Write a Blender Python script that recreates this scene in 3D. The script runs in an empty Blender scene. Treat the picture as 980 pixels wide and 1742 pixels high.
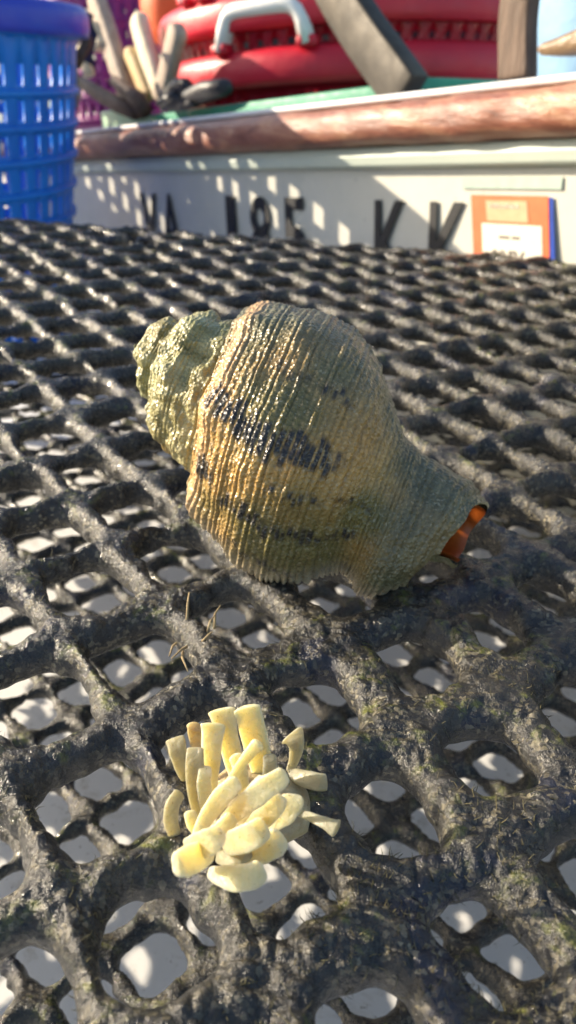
import bpy, bmesh, math, random
import numpy as np
from mathutils import Vector, Matrix

sc = bpy.context.scene
COL = sc.collection
R_ = math.radians

# ------------------------------------------------------------------ camera
F_PX, CX, CY = 1350.0, 490.0, 871.0           # focal length and centre in photograph pixels (980 x 1742)
HC = 0.125                                    # lens height above the net
UPC = np.array([0.04128909, -0.86832923, -0.49426669]); UPC /= np.linalg.norm(UPC)
_f = np.array([0, 0, 1.0]); _y = _f - UPC * (_f @ UPC); _y /= np.linalg.norm(_y)
_x = np.cross(_y, UPC)
RC = np.array([_x, _y, UPC])                  # camera axes -> world
CAM = np.array([0, 0, HC])

cam_d = bpy.data.cameras.new('camera')
cam = bpy.data.objects.new('camera', cam_d)
COL.objects.link(cam)
right, up, back = RC @ [1, 0, 0], RC @ [0, -1, 0], RC @ [0, 0, -1]
cam.matrix_world = Matrix(((right[0], up[0], back[0], 0), (right[1], up[1], back[1], 0),
                           (right[2], up[2], back[2], HC), (0, 0, 0, 1)))
cam_d.sensor_fit = 'VERTICAL'
cam_d.sensor_height = 36.0
cam_d.lens = F_PX / 1742 * 36.0
cam_d.clip_start = 0.005
cam_d.clip_end = 3000
cam_d.dof.use_dof = True
cam_d.dof.focus_distance = 0.168
cam_d.dof.aperture_fstop = cam_d.lens / 1.3   # a 1.3 mm pupil
sc.camera = cam

# ------------------------------------------------------------------ world, sun, exposure
SUN_EL, SUN_AZ = R_(20.5), math.atan2(-0.955, 0.29)     # azimuth clockwise from +Y
TO_SUN = Vector((math.sin(SUN_AZ) * math.cos(SUN_EL), math.cos(SUN_AZ) * math.cos(SUN_EL), math.sin(SUN_EL)))
world = bpy.data.worlds.new('World')
sc.world = world
world.use_nodes = True
wn = world.node_tree
sky = wn.nodes.new('ShaderNodeTexSky')
sky.sky_type = 'NISHITA'
sky.sun_disc = False
sky.sun_elevation = SUN_EL
sky.sun_rotation = SUN_AZ
sky.dust_density = 1.6
sky.air_density = 1.0
sky.ozone_density = 0.9
wn.links.new(sky.outputs[0], wn.nodes['Background'].inputs[0])
wn.nodes['Background'].inputs[1].default_value = 0.125
sun_d = bpy.data.lights.new('sun', 'SUN')
sun_d.energy = 4.9
sun_d.angle = R_(0.5)
sun_d.color = (1.0, 0.86, 0.66)
sun = bpy.data.objects.new('sun', sun_d)
COL.objects.link(sun)
sun.rotation_euler = TO_SUN.to_track_quat('Z', 'Y').to_euler()
sun.location = (-2, 0.3, 1.2)
sc.view_settings.view_transform = 'Standard'
sc.view_settings.look = 'None'
sc.view_settings.exposure = 1.0
sc.view_settings.gamma = 1.0
sc.cycles.max_bounces = 8
sc.cycles.sample_clamp_indirect = 6.0

# ------------------------------------------------------------------ helpers
def ray(px, py):
    return RC @ np.array([(px - CX) / F_PX, (py - CY) / F_PX, 1.0])
def at_depth(px, py, t):
    return CAM + t * ray(px, py)
def at_z(px, py, z=0.0):
    d = ray(px, py)
    return CAM + (z - HC) / d[2] * d

# the boat's own frame: u along the rail towards the bow, n out of the hull, w up the hull
P1 = at_depth(700, 380, .70)
_p2 = at_depth(270, 350, 1.05)
_uh = P1 - _p2; _uh[2] = 0; _uh /= np.linalg.norm(_uh)
BN = np.array([_uh[1], -_uh[0], 0.0])
if BN[1] > 0: BN = -BN
BU = np.array([0.60604452, -0.78608877, 0.12155034]); BU -= BN * (BU @ BN); BU /= np.linalg.norm(BU)
BW = np.cross(BN, BU)
if BW[2] < 0: BW = -BW
def boat(u, n, w):
    return P1 + u * BU + n * BN + w * BW
def boat_px(px, py, n):
    d = ray(px, py)
    t = ((P1 - CAM) @ BN + n) / (d @ BN)
    return CAM + t * d
def boat_uv(p):
    q = np.asarray(p) - P1
    return q @ BU, q @ BN, q @ BW

def vhash(ix, iy, iz, seed):
    n = (ix * 73856093) ^ (iy * 19349663) ^ (iz * 83492791) ^ (seed * 2654435761)
    n = (n ^ (n >> 13)) * 1274126177 & 0x7fffffff
    n = (n ^ (n >> 16)) * 668265263 & 0x7fffffff
    return (n & 0xffffff) / float(0xffffff)
def vnoise(P, scale, seed=0):
    """smooth value noise in -1..1; P is (...,3), scale in cycles per metre"""
    q = np.asarray(P) * scale + 1000.0
    i = np.floor(q).astype(np.int64); f = q - i
    f = f * f * (3 - 2 * f)
    out = 0
    for dx in (0, 1):
        for dy in (0, 1):
            for dz in (0, 1):
                wgt = (f[..., 0] if dx else 1 - f[..., 0]) * (f[..., 1] if dy else 1 - f[..., 1]) * (f[..., 2] if dz else 1 - f[..., 2])
                out = out + wgt * vhash(i[..., 0] + dx, i[..., 1] + dy, i[..., 2] + dz, seed)
    return out * 2 - 1
def smooth(a, b, x):
    t = np.clip((x - a) / (b - a), 0, 1)
    return t * t * (3 - 2 * t)

def link(o, parent=None):
    COL.objects.link(o)
    if parent is not None:
        o.parent = parent
    return o
def tag(o, label=None, cat=None, group=None, kind=None):
    if label: o['label'] = label
    if cat: o['category'] = cat
    if group: o['group'] = group
    if kind: o['kind'] = kind
    return o
def empty(name, loc, label, cat, group=None):
    o = bpy.data.objects.new(name, None)
    o.empty_display_size = 0.02
    o.location = loc
    link(o)
    return tag(o, label, cat, group)
def mesh_obj(name, V, Fc, mats, parent=None, smooth_=True, mat_idx=None):
    """V are world coordinates; children of an Empty are moved into its local space (Empties are never rotated)"""
    V = np.asarray(V, float)
    if parent is not None:
        V = V - np.array(root_loc(parent))
    me = bpy.data.meshes.new(name)
    me.from_pydata(V.tolist() if len(V) < 50000 else V, [], Fc if not isinstance(Fc, np.ndarray) else Fc.tolist())
    for m in (mats if isinstance(mats, (list, tuple)) else [mats]):
        me.materials.append(m)
    if smooth_:
        me.polygons.foreach_set('use_smooth', [True] * len(me.polygons))
    if mat_idx is not None:
        me.polygons.foreach_set('material_index', mat_idx)
    me.update()
    o = bpy.data.objects.new(name, me)
    return link(o, parent)
def root_loc(o):
    l = Vector((0, 0, 0))
    while o is not None:
        l = l + o.location
        o = o.parent
    return l

class Geo:
    """collects simple shapes in world space"""
    def __init__(s): s.V, s.F = [], []
    def add(s, V, Fc):
        b = len(s.V); s.V += [tuple(v) for v in V]; s.F += [tuple(i + b for i in f) for f in Fc]
    def tube(s, pts, rad, seg=10, cap=True, flat=1.0, up=None):
        pts = [np.asarray(p, float) for p in pts]
        n = len(pts)
        rad = [rad] * n if np.isscalar(rad) else list(rad)
        V, Fc = [], []
        ref = np.array(up if up is not None else (0.13, 0.21, 0.97)); 
        for k in range(n):
            t = pts[min(k + 1, n - 1)] - pts[max(k - 1, 0)]; t = t / (np.linalg.norm(t) + 1e-12)
            a = np.cross(ref, t); 
            if np.linalg.norm(a) < 1e-3: a = np.cross([1, 0.2, 0], t)
            a /= np.linalg.norm(a); b = np.cross(t, a)
            for j in range(seg):
                an = 2 * math.pi * j / seg
                V.append(pts[k] + rad[k] * (math.cos(an) * a + flat * math.sin(an) * b))
        for k in range(n - 1):
            for j in range(seg):
                j2 = (j + 1) % seg
                Fc.append((k * seg + j, k * seg + j2, (k + 1) * seg + j2, (k + 1) * seg + j))
        if cap:
            Fc.append(tuple(range(seg))[::-1]); Fc.append(tuple((n - 1) * seg + j for j in range(seg)))
        s.add(V, Fc); return s
    def prism(s, poly, a, b):
        """poly: list of 3D points (a closed loop); extruded from +a to +b (vectors)"""
        a, b = np.asarray(a), np.asarray(b); n = len(poly)
        V = [np.asarray(p) + a for p in poly] + [np.asarray(p) + b for p in poly]
        Fc = [tuple(range(n))[::-1], tuple(range(n, 2 * n))] + [(i, (i + 1) % n, n + (i + 1) % n, n + i) for i in range(n)]
        s.add(V, Fc); return s
    def box(s, o, ex, ey, ez):
        o, ex, ey, ez = map(np.asarray, (o, ex, ey, ez))
        s.prism([o, o + ex, o + ex + ey, o + ey], 0 * ez, ez); return s
    def obj(s, name, mat, parent=None, smooth_=True, bevel=0, seg=2, fix=True):
        o = mesh_obj(name, s.V, s.F, mat, parent, smooth_)
        if fix:
            bm = bmesh.new(); bm.from_mesh(o.data); bmesh.ops.recalc_face_normals(bm, faces=bm.faces[:]); bm.to_mesh(o.data); bm.free()
        if bevel:
            m = o.modifiers.new('bevel', 'BEVEL'); m.width = bevel; m.segments = seg; m.limit_method = 'ANGLE'; m.angle_limit = R_(40)
        return o

# ------------------------------------------------------------------ materials
class N:
    """small shader-node writer"""
    def __init__(s, name):
        s.m = bpy.data.materials.new(name); s.m.use_nodes = True
        s.t = s.m.node_tree; s.b = s.t.nodes['Principled BSDF']
        s.co = s.t.nodes.new('ShaderNodeTexCoord').outputs['Object']
        s.geo = s.t.nodes.new('ShaderNodeNewGeometry')
    def L(s, a, b): s.t.links.new(a, b)
    def set(s, k, v):
        if hasattr(v, 'is_output'): s.L(v, s.b.inputs[k])
        else: s.b.inputs[k].default_value = (*v, 1) if isinstance(v, tuple) and len(v) == 3 and 'Radius' not in k else v
        return s
    def noise(s, scale, detail=3, rough=.6, dist=0, vec=None):
        n = s.t.nodes.new('ShaderNodeTexNoise'); n.inputs['Scale'].default_value = scale
        n.inputs['Detail'].default_value = detail; n.inputs['Roughness'].default_value = rough; n.inputs['Distortion'].default_value = dist
        s.L(vec or s.co, n.inputs['Vector']); return n.outputs[0]
    def voro(s, scale, feature='F1', rnd=1.0, vec=None):
        n = s.t.nodes.new('ShaderNodeTexVoronoi'); n.feature = feature; n.inputs['Scale'].default_value = scale
        n.inputs['Randomness'].default_value = rnd
        s.L(vec or s.co, n.inputs['Vector']); return n.outputs['Distance']
    def ramp(s, fac, stops):
        n = s.t.nodes.new('ShaderNodeValToRGB'); e = n.color_ramp.elements
        while len(e) < len(stops): e.new(0.5)
        for k, (p, c) in enumerate(stops):
            e[k].position = p; e[k].color = (*c, 1) if isinstance(c, tuple) else (c, c, c, 1)
        s.L(fac, n.inputs[0]); return n.outputs[0]
    def mix(s, fac, a, b, mode='MIX'):
        n = s.t.nodes.new('ShaderNodeMix'); n.data_type = 'RGBA'; n.blend_type = mode
        for i, v in ((0, fac), (6, a), (7, b)):
            if hasattr(v, 'is_output'): s.L(v, n.inputs[i])
            else: n.inputs[i].default_value = (*v, 1) if isinstance(v, tuple) else v
        return n.outputs[2]
    def math(s, op, a, b=0.0):
        n = s.t.nodes.new('ShaderNodeMath'); n.operation = op
        for i, v in ((0, a), (1, b)):
            if hasattr(v, 'is_output'): s.L(v, n.inputs[i])
            else: n.inputs[i].default_value = v
        return n.outputs[0]
    def attr(s, name, out='Color'):
        n = s.t.nodes.new('ShaderNodeAttribute'); n.attribute_name = name; return n.outputs[out]
    def bump(s, h, dist, strength=1.0, prev=None):
        n = s.t.nodes.new('ShaderNodeBump'); n.inputs['Distance'].default_value = dist; n.inputs['Strength'].default_value = strength
        s.L(h, n.inputs['Height'])
        if prev is not None: s.L(prev, n.inputs['Normal'])
        return n.outputs[0]
    def mapping(s, scale):
        n = s.t.nodes.new('ShaderNodeMapping'); n.inputs['Scale'].default_value = scale; s.L(s.co, n.inputs[0]); return n.outputs[0]

def make_net_mat():
    k = N('fouled_net')
    base = k.ramp(k.noise(330, 5, .7), [(0.28, (.004, .0045, .005)), (0.48, (.011, .011, .011)), (0.64, (.030, .028, .023)), (0.80, (.10, .092, .068))])
    silt = k.ramp(k.noise(55, 3, .6, .4), [(0.48, 0.0), (0.68, 0.6)])
    base = k.mix(silt, base, (.036, .034, .027))
    upf = k.t.nodes.new('ShaderNodeSeparateXYZ'); k.L(k.geo.outputs['Normal'], upf.inputs[0])
    moss = k.math('MULTIPLY', k.ramp(k.noise(85, 4, .72, .6), [(0.54, 0.0), (0.62, 1.0)]), k.ramp(upf.outputs[2], [(0.3, 0.0), (0.85, 1.0)]))
    moss = k.math('MULTIPLY', moss, k.ramp(k.noise(420, 2), [(0.38, 0.0), (0.6, 1.0)]))
    base = k.mix(moss, base, k.ramp(k.noise(700, 2), [(0.3, (.04, .05, .008)), (0.7, (.15, .155, .03))]))
    navy = k.ramp(k.noise(34, 2, .5, .8), [(0.60, 0.0), (0.63, .9)])
    base = k.mix(navy, base, (.006, .009, .022))
    k.set('Base Color', base)
    vc = k.t.nodes.new('ShaderNodeTexVoronoi'); vc.inputs['Scale'].default_value = 1100; k.L(k.co, vc.inputs['Vector'])
    sep = k.t.nodes.new('ShaderNodeSeparateColor'); k.L(vc.outputs['Color'], sep.inputs[0])
    grain = k.math('MULTIPLY', k.ramp(sep.outputs[0], [(0.72, 0.0), (0.78, .8)]), k.ramp(k.noise(70, 3, .7), [(0.36, .1), (0.62, .9)]))
    base = k.mix(grain, base, k.ramp(sep.outputs[1], [(0.0, (.05, .043, .026)), (1.0, (.26, .225, .145))]))
    k.set('Base Color', base)
    rough = k.ramp(k.noise(260, 3, .6), [(0.34, .10), (0.70, .36)])
    k.set('Roughness', rough); k.set('Specular IOR Level', .6)
    b1 = k.bump(k.noise(300, 5, .7), .0010, .9)
    b2 = k.bump(k.noise(850, 4, .7), .0006, .9, b1)
    k.set('Normal', b2)
    return k.m

def make_shell_mat():
    k = N('whelk_shell_outer')
    c = k.attr('shade')
    c = k.mix(k.ramp(k.noise(420, 4, .7), [(0.35, .0), (0.72, .6)]), c, k.mix(0.45, c, (.03, .026, .014)))
    c = k.mix(k.ramp(k.noise(900, 2), [(0.60, .0), (0.75, .5)]), c, (.55, .5, .36))
    k.set('Base Color', c)
    k.set('Roughness', k.ramp(k.noise(500, 3), [(0.3, .22), (0.7, .5)])); k.set('Specular IOR Level', .6)
    b = k.bump(k.noise(300, 3, .6), .0009, .7)
    k.set('Normal', k.bump(k.voro(1000), .0006, .8, b))
    return k.m
def make_lining():
    k = N('whelk_shell_lining')
    k.set('Base Color', k.ramp(k.noise(120, 3), [(0.3, (.22, .035, .006)), (0.7, (.52, .13, .02))]))
    k.set('Roughness', .3)
    return k.m
def make_egg(name, c0, c1, tr):
    k = N(name)
    c = k.ramp(k.noise(260, 4, .7), [(0.3, c0), (0.65, c1)])
    oi = k.t.nodes.new('ShaderNodeObjectInfo')
    c = k.mix(k.ramp(oi.outputs['Random'], [(0.0, 0.0), (1.0, .3)]), c, tuple(x * .72 for x in c1))
    c = k.mix(k.ramp(k.noise(1500, 2), [(0.66, .0), (0.72, .55)]), c, (.16, .10, .03))
    k.set('Base Color', c); k.set('Roughness', .33)
    k.set('Subsurface Weight', tr); k.set('Subsurface Radius', (.008, .006, .003)); k.set('Subsurface Scale', 1.0)
    k.set('Normal', k.bump(k.noise(420, 4, .65, 1.2), .0009, .7))
    return k.m
def plastic(name, c, c2=None, rough=.35, bump=.3, trans=0.0):
    k = N(name)
    k.set('Base Color', k.ramp(k.noise(14, 4, .65), [(0.35, c), (0.7, c2 or tuple(x * .75 for x in c))]))
    k.set('Roughness', k.ramp(k.noise(60, 3), [(0.3, rough), (0.75, min(1, rough + .25))]))
    k.set('Normal', k.bump(k.noise(90, 3), .002, bump))
    if trans:
        k.set('Subsurface Weight', trans); k.set('Subsurface Radius', (.01, .01, .02)); k.set('Subsurface Scale', 1.0)
    return k.m
def wood(name, a, b, c, rough=.6, axis=(1, 1, 1), sc_=30):
    k = N(name)
    v = k.mapping(axis)
    col = k.ramp(k.noise(sc_, 6, .7, .8, v), [(0.25, a), (0.5, b), (0.75, c)])
    k.set('Base Color', col); k.set('Roughness', rough)
    k.set('Normal', k.bump(k.noise(sc_ * 2.2, 5, .7, .5, v), .004, .6))
    return k.m
def paint(name, c, c2, scale=9, rough=.4):
    k = N(name)
    col = k.ramp(k.noise(scale, 5, .7, .3), [(0.3, c), (0.75, c2)])
    spots = k.ramp(k.noise(160, 3, .7), [(0.68, 0.0), (0.74, .7)])
    k.set('Base Color', k.mix(spots, col, tuple(x * .45 for x in c2)))
    k.set('Roughness', k.ramp(k.noise(40, 3), [(0.3, rough), (0.7, rough + .2)]))
    k.set('Normal', k.bump(k.noise(30, 4), .002, .25))
    return k.m
def flat_mat(name, c, rough=.5):
    k = N(name)
    k.set('Base Color', k.ramp(k.noise(120, 3), [(0.3, c), (0.75, tuple(x * .8 for x in c))])); k.set('Roughness', rough)
    return k.m

M_NET = make_net_mat()
M_SHELL, M_LINING = make_shell_mat(), make_lining()
M_EGG = make_egg('egg_capsule_yellow', (.83, .69, .40), (.76, .57, .28), .8)
M_EGGW = make_egg('egg_capsule_pale', (.62, .57, .40), (.50, .44, .26), .5)
_b = M_EGGW.node_tree.nodes['Principled BSDF']; _b.inputs['Transmission Weight'].default_value = .4; _b.inputs['IOR'].default_value = 1.36
M_EGGB = make_egg('egg_capsule_tan', (.50, .42, .25), (.36, .27, .14), .4)
_k = N('deck_paint_scuffed')
_c = _k.ramp(_k.noise(6, 5, .7, .3), [(0.3, (.88, .88, .87)), (0.75, (.80, .80, .79))])
_c = _k.mix(_k.ramp(_k.noise(38, 5, .75, .8), [(0.56, 0.0), (0.70, .55)]), _c, (.40, .36, .28))
_c = _k.mix(_k.ramp(_k.noise(240, 3, .7), [(0.64, 0.0), (0.70, .7)]), _c, (.22, .19, .14))
_k.set('Base Color', _c).set('Roughness', .45)
M_DECK = _k.m
M_HULL = paint('hull_paint', (.62, .60, .53), (.54, .53, .46), 8, .35)
M_STRAKE = paint('strake_paint', (.55, .60, .52), (.47, .53, .46), 10, .4)
M_CAP = paint('cap_paint', (.80, .79, .77), (.66, .65, .66), 12, .4)
M_LETTER = flat_mat('letter_vinyl', (.010, .011, .013), .6)
M_TEAL = flat_mat('teal_tape', (.42, .52, .45), .5)
M_ORANGE_ST = flat_mat('sticker_orange', (.86, .17, .06), .45)
M_WHITE_ST = flat_mat('sticker_white', (.82, .76, .64), .5)
M_PEACH_ST = flat_mat('sticker_faded_print', (.88, .42, .24), .5)
M_INK = flat_mat('sticker_ink', (.16, .14, .12), .6)
M_BLUE_ST = flat_mat('sticker_blue', (.02, .07, .42), .4)
M_BLUE = plastic('blue_plastic', (.001, .20, .72), (.001, .14, .60), .3, .25)
M_BLUERIM = plastic('blue_plastic_rim', (.02, .05, .50), (.05, .06, .45), .3, .25)
M_RED = plastic('red_plastic', (.62, .012, .030), (.50, .010, .030), .3, .25)
M_REDWALL = plastic('red_plastic_wall', (.50, .005, .022), (.42, .005, .02), .3, .3)
M_PURPLE = plastic('purple_plastic', (.22, .010, .16), (.12, .008, .13), .35, .5)
M_ORANGE = plastic('orange_plastic', (.70, .12, .02), (.62, .08, .02), .35)
M_GREEN = plastic('green_plastic', (.03, .30, .17), (.02, .23, .14), .4)
M_PALEGREEN = plastic('pale_green_plastic', (.36, .55, .36), (.28, .46, .31), .4)
M_WHITEP = plastic('white_plastic', (.84, .82, .79), (.78, .75, .70), .35)
M_PALEBLUE = plastic('pale_blue_plastic', (.24, .42, .62), (.20, .36, .55), .4)
M_BLACK = plastic('black_rubber', (.012, .012, .015), (.03, .028, .03), .35, .6)
M_STEEL = paint('galvanised_steel', (.034, .029, .023), (.085, .072, .056), 45, .45)
M_STEEL.node_tree.nodes['Principled BSDF'].inputs['Metallic'].default_value = .35
M_RAIL = wood('weathered_rail_wood', (.085, .026, .016), (.30, .115, .07), (.54, .30, .17), .4, (1, 1, 4), 16)
M_POST = wood('brown_post_wood', (.05, .03, .02), (.11, .068, .045), (.19, .12, .08), .65, (6, 6, 1), 14)
M_STAKE = wood('pale_stake_wood', (.55, .45, .28), (.78, .68, .48), (.86, .79, .64), .6, (5, 5, 1), 18)
M_STAKE2 = wood('yellow_stake_wood', (.46, .30, .12), (.66, .47, .22), (.74, .58, .34), .6, (5, 5, 1), 18)
M_GREYWOOD = wood('grey_stake_wood', (.24, .17, .12), (.42, .33, .25), (.58, .48, .38), .65, (5, 5, 1), 18)
M_DARKWOOD = wood('dark_stick_wood', (.035, .02, .014), (.08, .045, .03), (.14, .09, .06), .6, (3, 3, 3), 20)
M_ROPE = wood('grey_rope', (.14, .12, .10), (.28, .25, .21), (.42, .38, .33), .8, (1, 1, 1), 90)
M_SCOOP = wood('brown_scoop', (.10, .055, .025), (.20, .12, .055), (.32, .22, .11), .4, (1, 1, 1), 25)
M_STRAW = wood('dry_straw', (.22, .15, .07), (.38, .28, .14), (.5, .4, .22), .7, (1, 1, 1), 200)
M_WATER = N('harbour_water').set('Base Color', (.02, .05, .05)).set('Roughness', .12).m

# ------------------------------------------------------------------ nets
LO = np.array([-0.09926533, 0.32677364]); LA = np.array([0.02117446, 0.01491957]); LB = np.array([0.01801529, -0.02564563])
LM = np.linalg.inv(np.array([LA, LB]).T)
# mesh openings seen in the photograph near the camera: lattice index -> picture position
SEEN = {(-1, 3): (149, 817), (-1, 4): (232, 879), (-2, 4): (80, 917), (-2, 5): (146, 1019), (-1, 5): (295, 952), (-2, 6): (250, 1123),
        (-3, 6): (69, 1210), (-2, 7): (392, 1290), (-3, 7): (150, 1390), (-3, 8): (285, 1595), (-2, 8): (500, 1530), (-1, 6): (438, 1047),
        (-1, 7): (546, 1203), (-1, 8): (670, 1419), (-1, 9): (782, 1626), (-2, 9): (616, 1690), (0, 8): (872, 1347), (0, 7): (735, 1120),
        (0, 9): (944, 1495), (0, 1): (149, 671), (0, 2): (212, 720), (-1, 2): (80, 758), (-4, 8): (20, 1690), (-4, 7): (-40, 1500)}
SEEN_P = np.array([at_z(*p)[:2] for p in SEEN.values()])
SEEN_D = np.array([at_z(*p)[:2] - (LO + k[0] * LA + k[1] * LB) for k, p in SEEN.items()])
EDGE0, EDGE1 = at_z(0, 368)[:2], at_z(980, 440)[:2]          # the far edge of the top net
EDGE_N = np.array([EDGE1[1] - EDGE0[1], -(EDGE1[0] - EDGE0[0])]); EDGE_N /= np.linalg.norm(EDGE_N)
if EDGE_N[1] > 0: EDGE_N = -EDGE_N
X_LO, X_HI, Y_LO = -.285, .30, .012

def hole_rand(i, j, s):
    return vhash(i.astype(np.int64) + 500, j.astype(np.int64) + 500, np.full(i.shape, 7, np.int64), s)
def field_top(P):
    d = np.zeros(P.shape[:-1] + (2,)); wsum = np.full(P.shape[:-1], .25)
    for q, r in zip(SEEN_P, SEEN_D):
        wt = np.exp(-((P - q) ** 2).sum(-1) / (2 * .024 ** 2))
        d += wt[..., None] * r; wsum += wt
    d /= wsum[..., None]
    l = (P - d - LO) @ LM.T
    near = smooth(.30, .16, P[..., 1])
    web = smooth(-.025, .018, P[..., 0] + .25 * (.16 - P[..., 1])) * smooth(.24, .17, P[..., 1])
    out = np.full(P.shape[:-1], 9.0)
    i0, j0 = np.round(l[..., 0]), np.round(l[..., 1])
    P3 = np.concatenate([P, np.zeros(P.shape[:-1] + (1,))], -1)
    wob = vnoise(P3, 130, 3) * .0013 + vnoise(P3, 330, 4) * .0007
    for di in (-1, 0, 1):
        for dj in (-1, 0, 1):
            i, j = i0 + di, j0 + dj
            ra = .400 + .05 * (hole_rand(i, j, 11) - .5) - .075 * web - .018 * near
            rb = .402 + .05 * (hole_rand(i, j, 12) - .5) - .075 * web - .018 * near
            q1 = (l[..., 0] - i - .06 * (hole_rand(i, j, 13) - .5)) / ra
            q2 = (l[..., 1] - j - .06 * (hole_rand(i, j, 14) - .5)) / rb
            s = (np.abs(q1) ** 3.4 + np.abs(q2) ** 3.4) ** (1 / 3.4)
            out = np.minimum(out, (s - 1) * np.minimum(ra * .0259, rb * .0313))
    out = out + wob
    lim = np.minimum.reduce([(P - EDGE0) @ EDGE_N, P[..., 0] - X_LO, X_HI - P[..., 0], P[..., 1] - Y_LO])
    return np.where(lim < .008, np.where(lim < .0, lim, np.maximum(out, np.minimum(lim, .004))), out)
def height_top(P, d):
    P3 = np.concatenate([P, np.zeros(P.shape[:-1] + (1,))], -1)
    x = np.clip(d / .0048, 0, 1)
    h = .0044 * np.sqrt(np.maximum(1 - (1 - x) ** 2, 0))
    n = vnoise(P3, 60, 21) * .0010 + vnoise(P3, 190, 22) * .0008 + np.abs(vnoise(P3, 420, 23)) * .0009
    fade = np.clip(x * 2.2, 0, 1)
    zt = h + n * fade
    zb = -1.25 * h + vnoise(P3, 120, 24) * .0010 * fade
    e = (P - EDGE0) @ EDGE_N
    drop = -.012 * np.clip(1 - e / .03, 0, 1) ** 2
    return zt + drop, zb + drop

LO2 = np.array([0.006, 0.011]); _r = R_(9)
def _rot(v): return np.array([math.cos(_r) * v[0] - math.sin(_r) * v[1], math.sin(_r) * v[0] + math.cos(_r) * v[1]])
LA2, LB2 = _rot(LA) * .84, _rot(LB) * .80
LM2 = np.linalg.inv(np.array([LA2, LB2]).T)
def field_low(P, M=LM2, O=LO2, la=.0215, lb=.025):
    l = (P - O) @ M.T
    P3 = np.concatenate([P, np.full(P.shape[:-1] + (1,), .37)], -1)
    l = l + .10 * np.stack([vnoise(P3, 22, 31), vnoise(P3, 22, 32)], -1)
    out = np.full(P.shape[:-1], 9.0)
    i0, j0 = np.round(l[..., 0]), np.round(l[..., 1])
    for di in (-1, 0, 1):
        for dj in (-1, 0, 1):
            i, j = i0 + di, j0 + dj
            ra = .378 + .08 * (hole_rand(i, j, 41) - .5)
            rb = .378 + .08 * (hole_rand(i, j, 42) - .5)
            s = (np.abs((l[..., 0] - i) / ra) ** 3.2 + np.abs((l[..., 1] - j) / rb) ** 3.2) ** (1 / 3.2)
            out = np.minimum(out, (s - 1) * np.minimum(ra * la, rb * lb))
    out = out + vnoise(P3, 110, 33) * .0019 + vnoise(P3, 300, 34) * .0007
    lim = np.minimum.reduce([(P - EDGE0) @ EDGE_N - .004, P[..., 0] - X_LO, X_HI - P[..., 0], P[..., 1] - Y_LO])
    return np.where(lim < .0, lim, out)
def height_low(P, d):
    P3 = np.concatenate([P, np.zeros(P.shape[:-1] + (1,))], -1)
    x = np.clip(d / .0040, 0, 1)
    h = .0042 * np.sqrt(np.maximum(1 - (1 - x) ** 2, 0))
    n = vnoise(P3, 70, 51) * .0016 + vnoise(P3, 200, 52) * .0013
    f = np.clip(x * 2, 0, 1)
    return h + n * f, -h + n * .4 * f

def net_sheet(name, P, field, height, to3d, parent, mat):
    """P: (a,b,2) sample positions of the sheet; material where field>0; closed upper and lower skins"""
    d = field(P)
    e = 2e-4
    g = np.stack([(field(P + [e, 0]) - field(P - [e, 0])) / (2 * e), (field(P + [0, e]) - field(P - [0, e])) / (2 * e)], -1)
    pos = d > 0
    q = pos[:-1, :-1] | pos[1:, :-1] | pos[1:, 1:] | pos[:-1, 1:]
    used = np.zeros(pos.shape, bool)
    used[:-1, :-1] |= q; used[1:, :-1] |= q; used[1:, 1:] |= q; used[:-1, 1:] |= q
    rim = used & ~pos
    g2 = np.maximum((g ** 2).sum(-1), .15)
    step = -d / g2
    cell = np.maximum(np.linalg.norm(np.gradient(P, axis=0), axis=-1), np.linalg.norm(np.gradient(P, axis=1), axis=-1))
    mv = g * step[..., None]
    ln = np.linalg.norm(mv, axis=-1)
    mv *= np.minimum(1, 1.2 * cell / np.maximum(ln, 1e-9))[..., None]
    P = np.where(rim[..., None], P + mv, P)
    d = np.where(rim, 0.0, np.maximum(d, 0))
    zt, zb = height(P, d)
    zm = (zt + zb) / 2
    zt = np.where(rim, zm, zt); zb = np.where(rim, zm, zb)
    top_id = np.full(pos.shape, -1, int); top_id[used] = np.arange(used.sum())
    inner = used & pos
    bot_id = top_id.copy(); bot_id[inner] = used.sum() + np.arange(inner.sum())
    V = np.concatenate([to3d(P[used], zt[used]), to3d(P[inner], zb[inner])])
    a, b = np.nonzero(q)
    ft = np.stack([top_id[a, b], top_id[a + 1, b], top_id[a + 1, b + 1], top_id[a, b + 1]], -1)
    fb = np.stack([bot_id[a, b], bot_id[a, b + 1], bot_id[a + 1, b + 1], bot_id[a + 1, b]], -1)
    n3 = np.concatenate([ft, fb])
    V = V - np.array(root_loc(parent))
    me = bpy.data.meshes.new(name)
    me.vertices.add(len(V)); me.vertices.foreach_set('co', V.astype(np.float32).ravel())
    me.loops.add(n3.size); me.loops.foreach_set('vertex_index', n3.astype(np.int32).ravel())
    me.polygons.add(len(n3)); me.polygons.foreach_set('loop_start', np.arange(0, n3.size, 4, dtype=np.int32))
    me.polygons.foreach_set('use_smooth', np.ones(len(n3), bool))
    me.materials.append(mat)
    me.update(calc_edges=True); me.validate()
    bm = bmesh.new(); bm.from_mesh(me); bmesh.ops.recalc_face_normals(bm, faces=bm.faces[:]); bm.to_mesh(me); bm.free()
    o = bpy.data.objects.new(name, me)
    return link(o, parent)

def polar(r0, r1, dl, ph, dph):
    rr = np.exp(np.arange(math.log(r0), math.log(r1), dl)); pp = np.arange(-ph, ph, dph)
    return np.stack([rr[:, None] * np.sin(pp)[None], rr[:, None] * np.cos(pp)[None]], -1)
def flat3(z):
    return lambda P, h: np.concatenate([P, (h + z)[:, None]], -1)

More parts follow.
